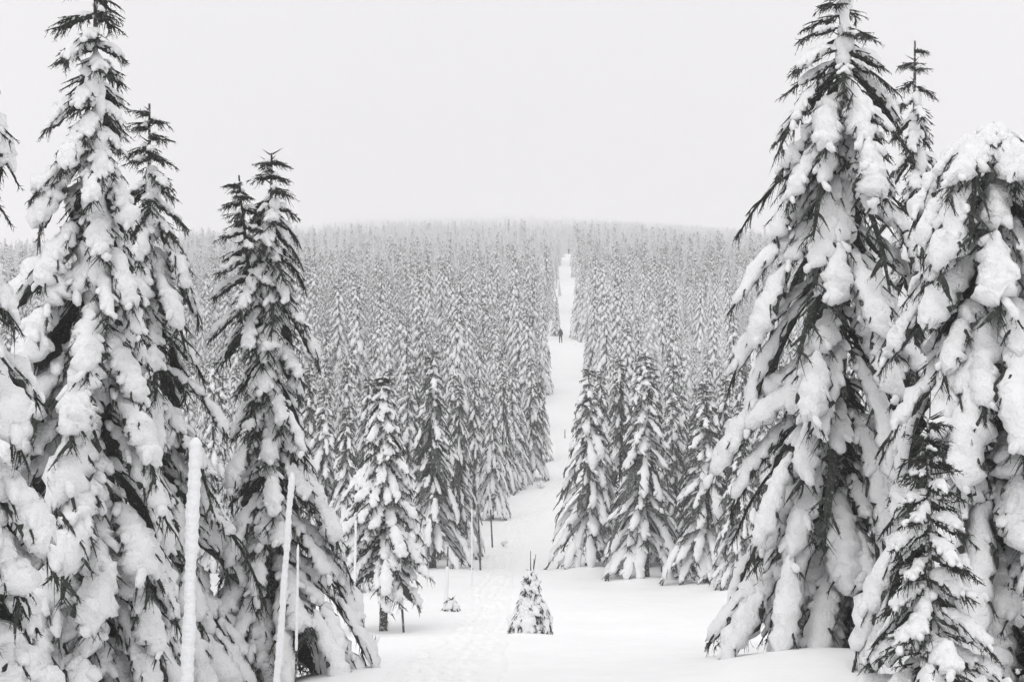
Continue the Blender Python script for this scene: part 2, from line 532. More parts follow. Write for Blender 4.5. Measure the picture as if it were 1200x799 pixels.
    for q0, q1, wm in spans:
        if q1 - q0 < 0.14: continue
        NP = L_['NP'] if len(spans) == 1 else 18
        PS = resample(P, np.linspace(q0, q1, NP))
        w_ = min(wp_ * wm, (q1 - q0) * L * 0.5)
        snow_pad(snow, PS, w_, hq, out, L_['K'], mats[1], seed + q0 * 7, drp, rng)
        if lod == 'near':       # the flat spray of needles pressed under the snow
            snow_pad(dark, PS[::2], w_ * 0.98, 0.02, out, 8, mats[0], seed + q0 * 7, drp * 1.05, rng, hb=1.4, jag=0.04)
    keep = (rng.random(nl) < (0.15 + 0.95 * q)) & (sl < s1) & (sl > s0 - 0.05)
    if keep.any():
        PK = PL[keep]
        lo = 0.1
        cut = ((0.62 if lod == 'near' else 0.78) + 0.2 * rng.random(len(PK)) * q)[:, None, None]
        u = np.linspace(0, 1, RL)[None, :, None]
        k_ = (lo + (cut - lo) * u) * (RL - 1)
        k0 = np.minimum(k_.astype(int), RL - 2)[..., 0]; kf = k_ - k0[..., None]
        ar = np.arange(len(PK))[:, None]
        PK = PK[ar, k0] * (1 - kf) + PK[ar, k0 + 1] * kf
        el = np.sqrt(np.maximum(1 - np.abs(2 * tt - 1) ** 4, 0.25)) * (1.0 if lod == 'near' else 1.1 - 0.3 * tt)
        el = el[None, :] * (1 + 0.3 * (rng.random((len(PK), RL)) - 0.5))
        WL = (0.022 + (0.17 if lod == 'near' else 0.24) * wq) * (0.7 + 0.5 * rng.random(len(PK)))[:, None] * el
        lobes(snow, PK, WL, WL * (0.7 + 0.35 * q), WL * 0.4, outl[keep], L_['KL'], mats[1], lump=0.5, seed=seed + 5,
              freq=10.0 if lod == 'near' else 5.0, shift=WL * 0.3)
    return L

def trunk_acc(H, r0, r1, rng, lean=(0, 0), K=8, n=12, z0=-0.4, mat=0):
    acc = Acc()
    z = np.linspace(z0, H, n)
    t = np.clip(z / H, 0, 1)
    P = np.stack([lean[0] * t ** 1.5, lean[1] * t ** 1.5, z], -1)
    P[:, :2] += (rng.random((n, 2)) - 0.5) * 0.02 * (1 - t)[:, None]
    Rr = r0 + (r1 - r0) * t ** 0.85
    Rr[0] *= 1.25
    th = np.arange(K) * 2 * math.pi / K
    V = P[:, None, :] + np.stack([np.cos(th), np.sin(th), 0 * th], -1)[None] * Rr[:, None, None]
    V += (rng.random(V.shape) - 0.5) * 0.012
    acc.add(V, tube_faces(1, n, K), mat)
    return acc

def spruce(seed, H, prof, nb, lod='near', snow=0.75, clear=0.0, lean=(0, 0), asym=(0, 0), bare_top=0.12, droop=1.0,
           ws=1.0, plaster=None, tops=None, mats=(0, 1), blobtop=False, zpow=1.0, spread=0.25, flat_low=False, drop=1.0):
    """returns trunk Acc, list of (needles Acc, snow Acc) boughs, top Acc pair.  prof: [(height fraction, reach in m)]"""
    rng = np.random.default_rng(seed)
    trunk = trunk_acc(H * (0.96 if blobtop else 1), 0.024 * H * 0.55 + 0.02, 0.012, rng, lean)
    pf = np.array([p[0] for p in prof]); pr = np.array([p[1] for p in prof])
    boughs = []
    topd, tops_ = Acc(), Acc()
    ga = 2.39996
    tl = clear + (1 - clear) * (np.arange(nb) / nb) ** zpow
    for i, t in enumerate(tl):
        t = float(np.clip(t + (rng.random() - 0.5) * 0.02, clear, 0.985))
        phi = i * ga + (rng.random() - 0.5) * 0.9
        rch = float(np.interp(t, pf, pr)) * (0.76 + 0.34 * rng.random())
        if t < 0.25: rch *= 0.93
        rch *= 1 + asym[0] * math.cos(phi - asym[1])
        k = np.clip((t - (1 - bare_top * 2.2)) / (bare_top * 2.2 + 1e-6), 0, 1)      # 0 below, 1 at the tip
        e0 = R(-10 - 34 * rng.random()) * (1 - k) * droop + R(12) * k
        e1 = R(-54 - 30 * rng.random()) * (1 - k) * droop + R(-22 + 20 * rng.random()) * k
        if flat_low and t < 0.3:
            e0 = R(-5); e1 = R(-35 - 15 * rng.random())
        e0 = max(e0, R(-75)); e1 = max(e1, R(-84))
        q = np.clip(snow + spread * rng.standard_normal(), 0, 1) * (1 - 0.75 * k)
        if t < 0.4: q = max(q, 0.4 if t > 0.22 else 0.75)
        if t > 1 - bare_top: q *= 0.25
        ce = np.cos(e0 + (e1 - e0) * np.linspace(0, 1, 11) ** 0.75).mean()
        se = np.sin(e0 + (e1 - e0) * np.linspace(0, 1, 11) ** 0.75).mean()
        # the profile gives the reach at the height of the tip, so hang the bough from higher up
        zt = t * H
        z0 = zt - rch / max(ce, 0.25) * se * 0.55 * (1 - k) * drop
        z0 = max(z0, rch / max(ce, 0.25) * -se * 0.98 + 0.06)       # low boughs reach down to the snow
        z0 = min(z0, H * (0.985 if not blobtop else 0.955))
        tz = np.clip(z0 / H, 0, 1)
        start = np.array([lean[0] * tz ** 1.5, lean[1] * tz ** 1.5, z0])
        is_top = t > 0.86
        nd, sn = (topd, tops_) if is_top else (Acc(), Acc())
        build_bough(rng, start, phi, max(rch, 0.08), e0, e1, q, lod, sn, nd, ws * (0.85 + 0.3 * rng.random()), mats=mats,
                    twist=(rng.random() - 0.5) * 0.6, lmax=2.2 if t < 0.2 else None)
        if not is_top: boughs.append((nd, sn))
    if lod == 'near' and clear == 0 and H > 4:       # inner skirt hiding the foot of the stem
        for i in range(24):
            phi = i * ga + rng.random()
            if i < 12:
                rch = pr[0] * (0.4 + 0.4 * rng.random())
                z0 = rch * 1.1 + 0.15 + 0.5 * rng.random()
            else:
                tq = 0.16 + 0.05 * (i - 12)
                rch = float(np.interp(tq, pf, pr)) * (0.4 + 0.25 * rng.random())
                z0 = tq * H + rch
            nd, sn = Acc(), Acc()
            build_bough(rng, np.array([lean[0] * (z0 / H) ** 1.5, lean[1] * (z0 / H) ** 1.5, z0]), phi, rch, R(-30), R(-75), 0.95, lod, sn, nd, ws * 1.3, mats=mats, lmax=2.2)
            boughs.append((nd, sn))
    # leader shoots
    nle = 10 if lod == 'near' else 4
    if blobtop: nle = 0
    A = []; B = []
    for i in range(nle):
        z = H * (1 - 0.09 * rng.random())
        ph = rng.random() * 6.28
        A.append((lean[0], lean[1], z)); ln = 0.08 + 0.14 * rng.random()
        B.append((lean[0] + ln * 0.8 * math.cos(ph), lean[1] + ln * 0.8 * math.sin(ph), z + ln * 0.5))
    if nle: spindles(topd, np.array(A), np.array(B), 0.012 if lod == 'near' else 0.025, mats[0], rng, LODS[lod]['needles'])
    # second leaders
    for (dx, dy, zs, hh) in (tops or []):
        z = np.linspace(zs, zs + hh, 8); tt = np.linspace(0, 1, 8)
        P = np.stack([dx * np.sqrt(tt), dy * np.sqrt(tt), z], -1)
        w = np.linspace(0.05, 0.012, 8)
        lobes(topd, P[None], w[None], w[None], w[None], np.array([[0, -1.0, 0]]), 5, mats[0], jag=0.2, rng=rng)
        for i in range(26):
            t = i / 26
            ph = i * ga + rng.random()
            k = t
            st = np.array([dx * math.sqrt(0.25 + 0.75 * t), dy * math.sqrt(0.25 + 0.75 * t), zs + hh * (0.15 + 0.83 * t)])
            build_bough(rng, st, ph, 0.5 * (1 - t) + 0.12, R(-20 + 30 * k), R(-65 + 50 * k), 0.85 * (1 - 0.7 * k), lod, tops_, topd, ws * 0.9, mats=mats)
    # snow plastered against the stem on the windward side
    if plaster:
        pd, t0, t1, cnt, wd = plaster
        d = np.array([math.cos(pd), math.sin(pd), 0])
        tt = t0 + (t1 - t0) * np.sort(rng.random(cnt))
        ln = (0.16 + 0.3 * rng.random(cnt)) * wd / 0.12
        RR = 7
        s = np.linspace(0, 1, RR)
        tz = tt
        off = d[None] * (0.05 + 0.1 * (1 - tt[:, None])) + (rng.random((cnt, 3)) - 0.5) * np.array([0.12, 0.12, 0])
        P = np.stack([lean[0] * tz ** 1.5, lean[1] * tz ** 1.5, tt * H], -1)[:, None, :] + off[:, None, :]
        P = P + np.stack([d[0] * 0.12 * s, d[1] * 0.12 * s, -s], -1)[None] * ln[:, None, None]
        env = np.sqrt(np.maximum(1 - np.abs(2 * s - 1) ** 3, 0.06))
        W = (wd * (0.6 + 0.7 * rng.random(cnt)) * (1.25 - 0.6 * tt))[:, None] * env[None]
        lobes(tops_, P, W, W * 0.85, W * 0.6, np.repeat(d[None], cnt, 0), 8, mats[1], lump=0.4, seed=seed % 9, freq=8.0)
    return trunk, boughs, (topd, tops_)

def place_near(name, loc, rz, label, group, parts):
    """a foreground tree: every bough a part of its own with the snow on it as sub-part"""
    tr, boughs, (td, ts) = parts
    root = empty(name, loc, rz)
    tag(root, label, 'tree', group)
    obj('trunk', tr.mesh('trunk', [M_BARK]), root)
    for nd, sn in boughs:
        b = obj('bough', nd.mesh('bough', [M_NEEDLE, M_SNOW], smooth=False), root)
        if sn.n: obj('snow_load', sn.mesh('snow_load', [M_NEEDLE, M_SNOW]), b)
    t = obj('tree_top', td.mesh('tree_top', [M_NEEDLE, M_SNOW], smooth=False), root)
    if ts.n: obj('snow_load', ts.mesh('snow_load', [M_NEEDLE, M_SNOW]), t)
    return root

# ------------------------------------------------------------------ where things stand
GROUP_NEAR = 'snow-laden spruces framing the view'
NEAR = []   # name, x, y, label, spruce kwargs
def near(px, y, label, top_py, sink=0.0, **kw):
    x = px2x(px, y)
    NEAR.append((x, y, label, top_py, sink, kw))

PI = math.pi
near(-70, 11.5, 'spruce cut by the left picture edge, thick grey snow on its low boughs', -260,
     seed=11, nb=56, prof=[(0, 1.15), (0.2, 1.1), (0.4, 0.8), (0.6, 0.55), (0.8, 0.42), (1, 0.12)], snow=0.98, ws=1.35, bare_top=0.05, spread=0.06)
near(112, 16.2, 'tall spruce with a bare dark leader and snow-plastered stem, left of the others', -85,
     seed=22, nb=104, prof=[(0, 1.5), (0.25, 1.25), (0.45, 0.95), (0.6, 0.68), (0.72, 0.5), (0.85, 0.42), (0.95, 0.3), (1, 0.1)], snow=0.88, asym=(0.25, PI), bare_top=0.13,
     plaster=(-1.2, 0.45, 0.86, 60, 0.14), ws=1.12)
near(175, 18.6, 'spruce with a forked twiggy top, half hidden behind the tall one', 122,
     seed=33, nb=92, prof=[(0, 1.7), (0.2, 1.45), (0.4, 1.08), (0.6, 0.75), (0.8, 0.45), (0.92, 0.3), (1, 0.1)], snow=0.55, asym=(0.12, 0), bare_top=0.10,
     plaster=(-1.0, 0.6, 0.9, 22, 0.10))
near(318, 19.6, 'double-topped spruce at the left edge of the clearing, tips hanging to the right', 180,
     seed=48, nb=98, prof=[(0, 1.5), (0.15, 1.3), (0.3, 0.95), (0.5, 0.66), (0.7, 0.5), (0.85, 0.38), (0.95, 0.22), (1, 0.1)], snow=0.62, asym=(0.15, 0.2), bare_top=0.08,
     tops=[(-0.42, -0.15, 4.6, 2.45)], plaster=(-1.3, 0.5, 0.93, 40, 0.11))
near(985, 19.2, 'tallest spruce on the right, snow column up its stem, dark left tips', -18, sink=0.12,
     seed=57, nb=122, prof=[(0, 1.75), (0.15, 1.68), (0.35, 1.56), (0.5, 1.46), (0.62, 1.34), (0.75, 1.12), (0.85, 0.82), (0.93, 0.55), (1, 0.15)], snow=0.56, asym=(0.1, PI), bare_top=0.09,
     plaster=(-1.2, 0.55, 0.99, 44, 0.12), spread=0.33)
near(1072, 23.5, 'slim spruce with a thin bare spire, rising between two bigger right-hand ones', 48,
     seed=66, nb=74, prof=[(0, 2.0), (0.3, 1.7), (0.5, 1.35), (0.65, 0.95), (0.75, 0.62), (0.85, 0.42), (0.93, 0.3), (1, 0.08)], snow=0.6, bare_top=0.08,
     plaster=(-1.3, 0.6, 0.93, 34, 0.12))
near(1165, 16, 'round-topped spruce bowed under heavy snow at the right picture edge', 116,
     seed=77, nb=98, prof=[(0, 1.7), (0.3, 1.5), (0.55, 1.3), (0.75, 1.08), (0.9, 0.85), (1, 0.6)], snow=0.86, bare_top=0.01, ws=1.15,
     plaster=(-1.5, 0.86, 0.965, 24, 0.15), blobtop=True)

# drifts round the foreground stems and the swelling at the bottom edge
MOUNDS += [(px2x(985, 19.2), 18.9, 2.6, 0.28), (px2x(930, 17.3), 17.3, 1.6, 0.22), (px2x(318, 19.6), 19.6, 1.8, 0.1)]

# medium trees that can be told apart: px, base py-ish distance, top py, label, variant, width scale
MIDS = [
    # px, Y, top_py, variant, wscale, label
    (690, 54.5, 428, 0, 1.15, 'first big spruce on the right of the path, boughs sweeping to the snow'),
    (756, 51, 414, 1, 1.22, 'broad snow-draped spruce in the middle of the row right of the path'),
    (828, 48.5, 446, 2, 1.28, 'grey-needled spruce at the near end of the row right of the path'),
    (727, 58, 418, 5, 0.95, 'dark spruce peering out behind the first two right of the path'),
    (789, 57, 424, 4, 0.95, 'spruce behind the gap between the second and third right-hand trees'),
    (868, 46, 470, 3, 1.0, 'spruce half hidden by the dark tips of the tallest right-hand tree'),
    (704, 66, 432, 2, 0.9, 'slim frosted spruce just behind the first big one right of the path'),
    (850, 55, 440, 0, 0.9, 'spruce at the back of the right-hand row near the foreground tree'),
    (507, 54, 408, 5, 1.05, 'darkest spruce left of the path, its base in a snow hollow'),
    (538, 58, 448, 5, 0.8, 'slender dark spruce leaning on the darkest one left of the path'),
    (478, 57, 432, 4, 0.95, 'snowy spruce between the bare-trunked tree and the darkest one'),
    (406, 46, 478, 2, 0.95, 'frosted spruce behind the double-topped foreground tree'),
    (380, 52, 450, 0, 1.0, 'spruce half covered by the double-topped foreground tree'),
    (432, 56, 440, 1, 0.9, 'spruce standing behind the bare-trunked snowy tree'),
    (577, 72, 448, 4, 0.85, 'rime-white spruce beside the row of thin poles'),
    (556, 76, 440, 2, 0.9, 'pale spruce behind the thin poles, left of the path'),
    (622, 88, 420, 1, 0.95, 'dense spruce on the left verge where the path bends uphill'),
    (604, 86, 428, 0, 0.85, 'narrow spruce next to the dense one at the path bend'),
    (632, 96, 424, 3, 0.85, 'dark-edged spruce just uphill of the path bend'),
    (590, 82, 436, 2, 0.8, 'frosty spruce behind the last thin poles'),
]
for (px, y, *_r) in MIDS[:8]:
    MOUNDS.append((px2x(px, y), y - 1.2, 1.7, 0.28))
MOUNDS += [(px2x(505, 53), 52.3, 2.0, 0.15), (px2x(600, 45), 44.8, 0.8, 0.10), (px2x(700, 27), 26.5, 5.0, 0.16), (px2x(480, 31), 31, 3.0, 0.10), (px2x(622, 32), 31.9, 0.7, 0.10)]

# ------------------------------------------------------------------ ground sheet and trodden path
def axis(segs):
    out = [segs[0][0]]
    for a, b, d in segs:
        n = max(1, int(round((b - a) / d)))
        out += list(np.linspace(a, b, n + 1)[1:])
    return np.array(out)
gx = axis([(-3400, -1100, 230), (-1100, -60, 26), (-60, -14, 2.0), (-14, -5, 0.5), (-5, 9, 0.18), (9, 16, 0.5), (16, 60, 2), (60, 1100, 26), (1100, 3400, 230)])
gy = axis([(-60, 8, 4), (8, 15, 0.5), (15, 62, 0.22), (62, 100, 0.4), (100, 200, 1.0), (200, 700, 5), (700, 2800, 30), (2800, 3600, 100)])
GX, GY = np.meshgrid(gx, gy)
GZ = ground(GX, GY)
pm = np.clip(1 - (np.abs(GX - path_x(GY)) / np.interp(GY, PATH_Y, PATH_H * 0.9)) ** 4, 0, 1) * ((GY > 12) & (GY < 103.5))
GZ -= 0.05 * pm
ny, nx = GX.shape
ii = (np.arange(ny - 1)[:, None] * nx + np.arange(nx - 1)[None, :]).ravel()
acc = Acc()
acc.add(np.stack([GX, GY, GZ], -1), np.stack([ii, ii + 1, ii + nx + 1, ii + nx], -1))
tag(obj('ground', acc.mesh('ground', [M_GROUND])), 'smooth fresh snow covering the valley and the far slope', None, None, 'structure')

rngp = np.random.default_rng(3)
py_ = axis([(13, 40, 0.055), (40, 70, 0.11), (70, 104, 0.3)])
uu = np.linspace(-1, 1, 41)
PY2, UU = np.meshgrid(py_, uu, indexing='ij')
hw = np.interp(py_, PATH_Y, PATH_H)[:, None]
PX2 = path_x(py_)[:, None] + UU * hw * (1 + 0.12 * noise2(py_[:, None] * np.ones_like(UU), UU * 0 + 1.0, 0.8))
base = ground(PX2, PY2)
rough = 0.04 * noise2(PX2, PY2, 3.4, 2.0) + 0.02 * noise2(PX2, PY2, 8.0, 6.0)
trod = 0.02 - 0.05 * (1 - UU ** 2)
Z2 = base + np.where(np.abs(UU) > 0.82, -0.10 * ((np.abs(UU) - 0.82) / 0.18) ** 1.2, 0) + trod * 0.5 + rough * (1 - UU ** 4)
# boot prints along two wandering lines
steps = []
for lane, ph in ((-0.3, 0.0), (0.32, 1.3)):
    yy = 13.0
    k = 0
    while yy < 95:
        yy += 0.36 + 0.08 * rngp.random()
        k += 1
        hwk = float(np.interp(yy, PATH_Y, PATH_H))
        steps.append((float(path_x(yy)) + lane * hwk + 0.12 * math.sin(yy * 0.5 + ph) + (0.13 if k % 2 else -0.13) + 0.05 * (rngp.random() - 0.5), yy))
for (sx, sy) in steps:
    a0 = max(np.searchsorted(py_, sy - 0.35), 0); a1 = np.searchsorted(py_, sy + 0.35)
    if a1 <= a0: continue
    dx = (PX2[a0:a1] - sx) / 0.085; dy = (PY2[a0:a1] - sy) / 0.17
    r2 = dx * dx + dy * dy
    Z2[a0:a1] += -0.075 * np.exp(-r2 ** 1.5) + 0.03 * np.exp(-((np.sqrt(r2) - 1.5) / 0.4) ** 2)
n1, n2 = PX2.shape
ii = (np.arange(n1 - 1)[:, None] * n2 + np.arange(n2 - 1)[None, :]).ravel()
acc = Acc()
acc.add(np.stack([PX2, PY2, Z2], -1), np.stack([ii, ii + 1, ii + n2 + 1, ii + n2], -1))
tag(obj('path', acc.mesh('path', [M_PATH])), 'trodden snow path leading down the clearing and up the slope', None, None, 'structure')

# ------------------------------------------------------------------ foreground spruces
for (x, y, label, top_py, sink, kw) in NEAR:
    zb = gz(x, y) - 0.05 - sink
    H = py2z(top_py, y) - zb
    parts = spruce(H=H, lod='near', **kw)
    place_near('spruce_tree', (x, y, zb), 0, label, GROUP_NEAR, parts)

# ------------------------------------------------------------------ medium trees
MID_PROF = [(0, 1.0), (0.12, 0.98), (0.3, 0.8), (0.5, 0.6), (0.7, 0.4), (0.85, 0.25), (1, 0.06)]
def mid_variant(seed, rbase, snow, nb=98, clear=0.0, **kw):
    H = 8.0
    prof = [(a, b * rbase) for a, b in MID_PROF]
    tr, boughs, (td, ts) = spruce(seed=seed, H=H, prof=prof, nb=nb, lod='mid', snow=snow, clear=clear, bare_top=0.07, ws=0.95, spread=0.3,
                                  plaster=(-1.3, 0.5, 0.95, 20, 0.11), **kw)
    nd, sn = Acc(), Acc()
    for a, b in boughs: nd.merge(a); sn.merge(b)
    nd.merge(td); sn.merge(ts)
    return (tr.mesh('trunk', [M_BARK]), nd.mesh('crown', [M_NEEDLEMID, M_SNOW], smooth=False), sn.mesh('snow_load', [M_NEEDLEMID, M_SNOW]))
VAR = [mid_variant(101, 1.6, 0.52), mid_variant(102, 1.55, 0.52), mid_variant(103, 1.5, 0.45), mid_variant(104, 1.45, 0.38), mid_variant(105, 1.35, 0.75), mid_variant(106, 1.55, 0.22)]

def place_mid(name, x, y, zb, sxy, sz, rz, v, label, group):
    root = empty(name, (x, y, zb), rz)
    root.scale = (sxy, sxy, sz)
    tag(root, label, 'tree', group)
    tr, nd, sn = VAR[v]
    obj('trunk', tr, root)
    c = obj('crown', nd, root)
    obj('snow_load', sn, root)
    return root

rng = np.random.default_rng(8)
TAKEN = []
for (px, y, top_py, v, wsc, label) in MIDS:
    x = px2x(px, y)
    zb = gz(x, y) - 0.05
    H = py2z(top_py, y) - zb
    s = H / 8.0
    place_mid('spruce_tree', x, y, zb, s * wsc, s, rng.random() * 6.28, v, label, 'spruces along the clearing')
    TAKEN.append((x, y))
for n_ in NEAR: TAKEN.append((n_[0], n_[1]))

# the snowy tree with the bare lower trunk
y = 36.0
x = px2x(449, y)
zb = gz(x, y) - 0.05
H = py2z(438, y) - zb
tr, boughs, (td, ts) = spruce(seed=140, H=H, prof=[(0, 0.9), (0.2, 1.15), (0.4, 1.2), (0.55, 1.0), (0.7, 0.72), (0.85, 0.4), (1, 0.1)], nb=100, lod='near', snow=0.85, clear=0.24,
                              bare_top=0.05, ws=1.0, droop=0.85, plaster=(-1.2, 0.45, 0.97, 40, 0.11), drop=0.25)
root = place_near('spruce_tree', (x, y, zb), 0, 'snowy tree with a bare lower trunk standing in the clearing', GROUP_NEAR, (tr, boughs, (td, ts)))
TAKEN.append((x, y))
TAKEN += [(px2x(657, 171.5), 171.5), (px2x(657, 170), 170.0), (px2x(657, 168), 168.0), (px2x(666.5, 446), 446.0), (px2x(666.5, 444), 444.0)]      # keep the walkers clear

# ------------------------------------------------------------------ the wood
CLR_Y = np.array([0, 15, 21, 30, 36, 48, 55, 70, 80, 88, 110, 140, 172, 185, 240, 300, 400, 450, 453, 454, 800])
CLR_L = np.array([-4, -4, -4.5, -7, -7.5, -7.0, -4.4, -2.0, -0.6, 1.2, 1.9, 2.3, 3.0, 5.0, 7.0, 9.0, 13.0, 15.6, 16.6, 99, 99.])
CLR_R = np.array([7, 7, 7, 9, 10, 7.6, 4.2, 6.3, 6.6, 6.7, 6.6, 7.9, 9.0, 8.8, 10.6, 13.2, 17.6, 20.0, 19.4, -99, -99.])

def far_variant(seed, rbase, snow, nb, H=8.0, rime=False, **kw):
    rbase *= 0.86; nb = int(nb * 1.3)
    prof = [(a, b * rbase) for a, b in MID_PROF]
    tr, boughs, (td, ts) = spruce(seed=seed, H=H, prof=prof, nb=nb, lod='far', snow=snow, bare_top=0.05, ws=1.12, spread=0.2, droop=1.1,
                                  plaster=(-1.3, 0.45, 0.97, 18, 0.11), **kw)
    a = Acc(); a.merge(tr)
    tr.mat = tr.mat
    for n_, s_ in boughs: a.merge(n_); a.merge(s_)
    a.merge(td); a.merge(ts)
    return a.mesh('spruce', [M_RIMED_FADE if rime else M_NEEDLEFAR, M_SNOWFAR], smooth_mats=[1])
FAR = [far_variant(201, 1.3, 0.9, 64), far_variant(202, 1.15, 0.8, 64), far_variant(203, 1.25, 0.9, 60), far_variant(204, 1.0, 0.62, 60), far_variant(205, 1.15, 0.85, 66), far_variant(206, 1.4, 0.9, 70),
       far_variant(207, 1.2, 0.95, 60, rime=True), far_variant(208, 1.05, 0.9, 60, rime=True)]      # the last two: rime, whitened further to imitate the summit fading in haze

rng = np.random.default_rng(21)
pts = []
sp = 2.55
yy = 44.0
row = 0
while yy < 2590:
    half = yy * (0.41 if yy < 900 else 0.39) + 10
    n = int(2 * half / sp)
    xs = -half + (np.arange(n) + 0.5 * (row % 2)) * sp + (rng.random(n) - 0.5) * sp * 0.95
    ys = yy + (rng.random(n) - 0.5) * sp * 0.95
    pts.append(np.stack([xs, ys], -1))
    yy += sp * 0.9
    sp = 2.55 + 0.9 * min(max((yy - 150) / 450, 0), 1) + 3.2 * min(max((yy - 620) / 700, 0), 1) + 3.0 * min(max((yy - 1400) / 800, 0), 1)
    row += 1
pts = np.concatenate(pts)
L_ = np.interp(pts[:, 1], CLR_Y, CLR_L); R_ = np.interp(pts[:, 1], CLR_Y, CLR_R)
edge = 0.15 + 1.9 * noise2(pts[:, 0], pts[:, 1], 0.075) * np.clip((pts[:, 1] - 80) / 60, 0, 1) + (rng.random(len(pts)) ** 3 * -1.5 + 0.35) * np.clip((pts[:, 1] - 95) / 30, 0, 1)
ok = (pts[:, 0] < L_ - edge) | (pts[:, 0] > R_ + edge)
# thinner, open patch on the right-hand slope
ok &= ~((rng.random(len(pts)) < 0.45) & (pts[:, 1] > 90) & (pts[:, 1] < 200) & (pts[:, 0] > 12) & (noise2(pts[:, 0], pts[:, 1], 0.06, 2.0) > 0.0))
ok &= rng.random(len(pts)) < 0.93 - 0.35 * np.clip(noise2(pts[:, 0], pts[:, 1], 0.11, 5.0), 0, 1)
ok &= ~((pts[:, 1] > 118) & (pts[:, 1] < 150) & (pts[:, 0] > 19) & (pts[:, 0] < 27))       # a bare patch of snow on the right-hand slope
pts = pts[ok]
tk = np.array(TAKEN)
dmin = np.sqrt(((pts[:, None, :] - tk[None]) ** 2).sum(-1)).min(1)
pts = pts[dmin > 1.7]
hh = np.clip(6.8 + 2.0 * rng.standard_normal(len(pts)) + 2.0 * noise2(pts[:, 0], pts[:, 1], 0.05), 3.0, 11.0)
near_lim = pts[:, 1] < 90
hh[near_lim] = np.clip(hh[near_lim], 3.6, 8.0)
zz = ground(pts[:, 0], pts[:, 1]) - 0.1
order = np.argsort(pts[:, 1])
pts, hh, zz = pts[order], hh[order], zz[order]
pxs = 600 + pts[:, 0] / pts[:, 1] * F_PX
vis = (pxs > 335) & (pxs < 905)
vi = np.where(vis)[0]
N_IND = 268
ind = set(vi[:N_IND].tolist())
lim_y = pts[vi[N_IND - 1], 1]

COLUMNS = [(400, 'behind the double-topped spruce'), (432, 'between the double-topped spruce and the bare-trunked tree'), (470, 'above the bare-trunked tree'),
           (492, 'just left of the darkest spruce'), (525, 'above the darkest spruce'), (560, 'above the faint white pole'), (600, 'above the upper poles'),
           (642, 'up the left verge of the path'), (708, 'above the first big right-hand spruce'), (740, 'above the gap past the first big spruce'),
           (775, 'above the broad draped right-hand spruce'), (810, 'above the gap beside the grey-needled spruce'), (850, 'above the grey-needled spruce'),
           (910, 'beside the dark tips of the tallest tree')]
RANK = ['lowest', 'second', 'third', 'fourth', 'fifth', 'sixth', 'seventh', 'eighth', 'ninth', 'tenth'] + ['%dth' % k for k in range(11, 60)]
col_count = {}
def wood_label(px, y, h, v, slim):
    where = [c for lim, c in COLUMNS if px < lim][0]
    n = col_count.get(where, 0)
    col_count[where] = n + 1
    look = ('tall ' if h > 7.8 else 'short ' if h < 6 else '') + v
    return '%s spruce, %s up the wood %s' % (look, RANK[n], where), 'spruces of the wood ' + where
LOOK_MID = ['snowy', 'snowy', 'frosted', 'dark', 'white']
LOOK_FAR = ['snowy', 'frosted', 'white', 'dark', 'snowy', 'broad white', 'rime-white', 'rime-white']
cnt_ = 0
for i in sorted(ind):
    x, y = pts[i]
    s = hh[i] / 8.0
    rz = rng.random() * 6.28
    if y < 80:
        k_ = int(rng.integers(0, 5))
        lab, grp = wood_label(pxs[i], y, hh[i], LOOK_MID[k_], 0)
        place_mid('spruce_tree', x, y, zz[i], s * (0.8 + 0.2 * rng.random()), s, rz, k_, lab, grp)
    else:
        k_ = int(rng.integers(0, 6)) if cnt_ > 7 else cnt_
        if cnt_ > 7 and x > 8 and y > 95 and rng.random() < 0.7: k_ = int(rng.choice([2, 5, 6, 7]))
        cnt_ += 1
        lab, grp = wood_label(pxs[i], y, hh[i], LOOK_FAR[k_], 0)
        o = obj('spruce_tree', FAR[k_], None, (x, y, zz[i]))
        o.rotation_euler = (0, 0, rz)
        o.scale = (s * (0.85 + 0.25 * rng.random()),) * 2 + (s,)
        tag(o, lab, 'tree', grp)

# the rest of the wood: one uncountable mass, instanced on points
rest = np.array([i for i in range(len(pts)) if i not in ind])
me = bpy.data.meshes.new('spruce_wood')
me.vertices.add(len(rest))
me.vertices.foreach_set('co', np.stack([pts[rest, 0], pts[rest, 1], zz[rest]], -1).astype(np.float32).ravel())
def attr(nm, ty, data, key='value'):
    a_ = me.attributes.new(nm, ty, 'POINT')
    a_.data.foreach_set(key, data)
sx = (hh[rest] / 8.0).astype(np.float32)
wx = sx * (0.65 + 0.6 * rng.random(len(rest))).astype(np.float32) * np.clip(1 + (pts[rest, 1] - 620) / 1400, 1, 1.8).astype(np.float32)
attr('tree_scale', 'FLOAT_VECTOR', np.stack([wx, wx, sx], -1).astype(np.float32).ravel(), 'vector')
rot = np.zeros((len(rest), 3), np.float32); rot[:, 2] = rng.random(len(rest)) * 6.28
rot[:, 0] = (rng.random(len(rest)) - 0.5) * 0.08; rot[:, 1] = (rng.random(len(rest)) - 0.5) * 0.08
attr('tree_turn', 'FLOAT_VECTOR', rot.ravel(), 'vector')
tone = noise2(pts[rest, 0], pts[rest, 1], 0.045, 11.0) + 0.9 * (rng.random(len(rest)) - 0.5)
kind_ = np.where(tone > 0.18, rng.choice([1, 3, 3], len(rest)), np.where(tone < -0.12, rng.choice([2, 5, 0], len(rest)), rng.integers(0, 6, len(rest))))
pale = (pts[rest, 1] > 95) & (pts[rest, 1] < 210) & (pts[rest, 0] > 9) & (pts[rest, 0] < 40) & (rng.random(len(rest)) < 0.7)
kind_ = np.where(pale, rng.choice([2, 5, 6, 7], len(rest)), kind_)
rimy_faded = rng.random(len(rest)) < np.clip((pts[rest, 1] - 200) / 280, 0, 1)  # whiter trees with distance: heavier rime, and haze fade put into the colour
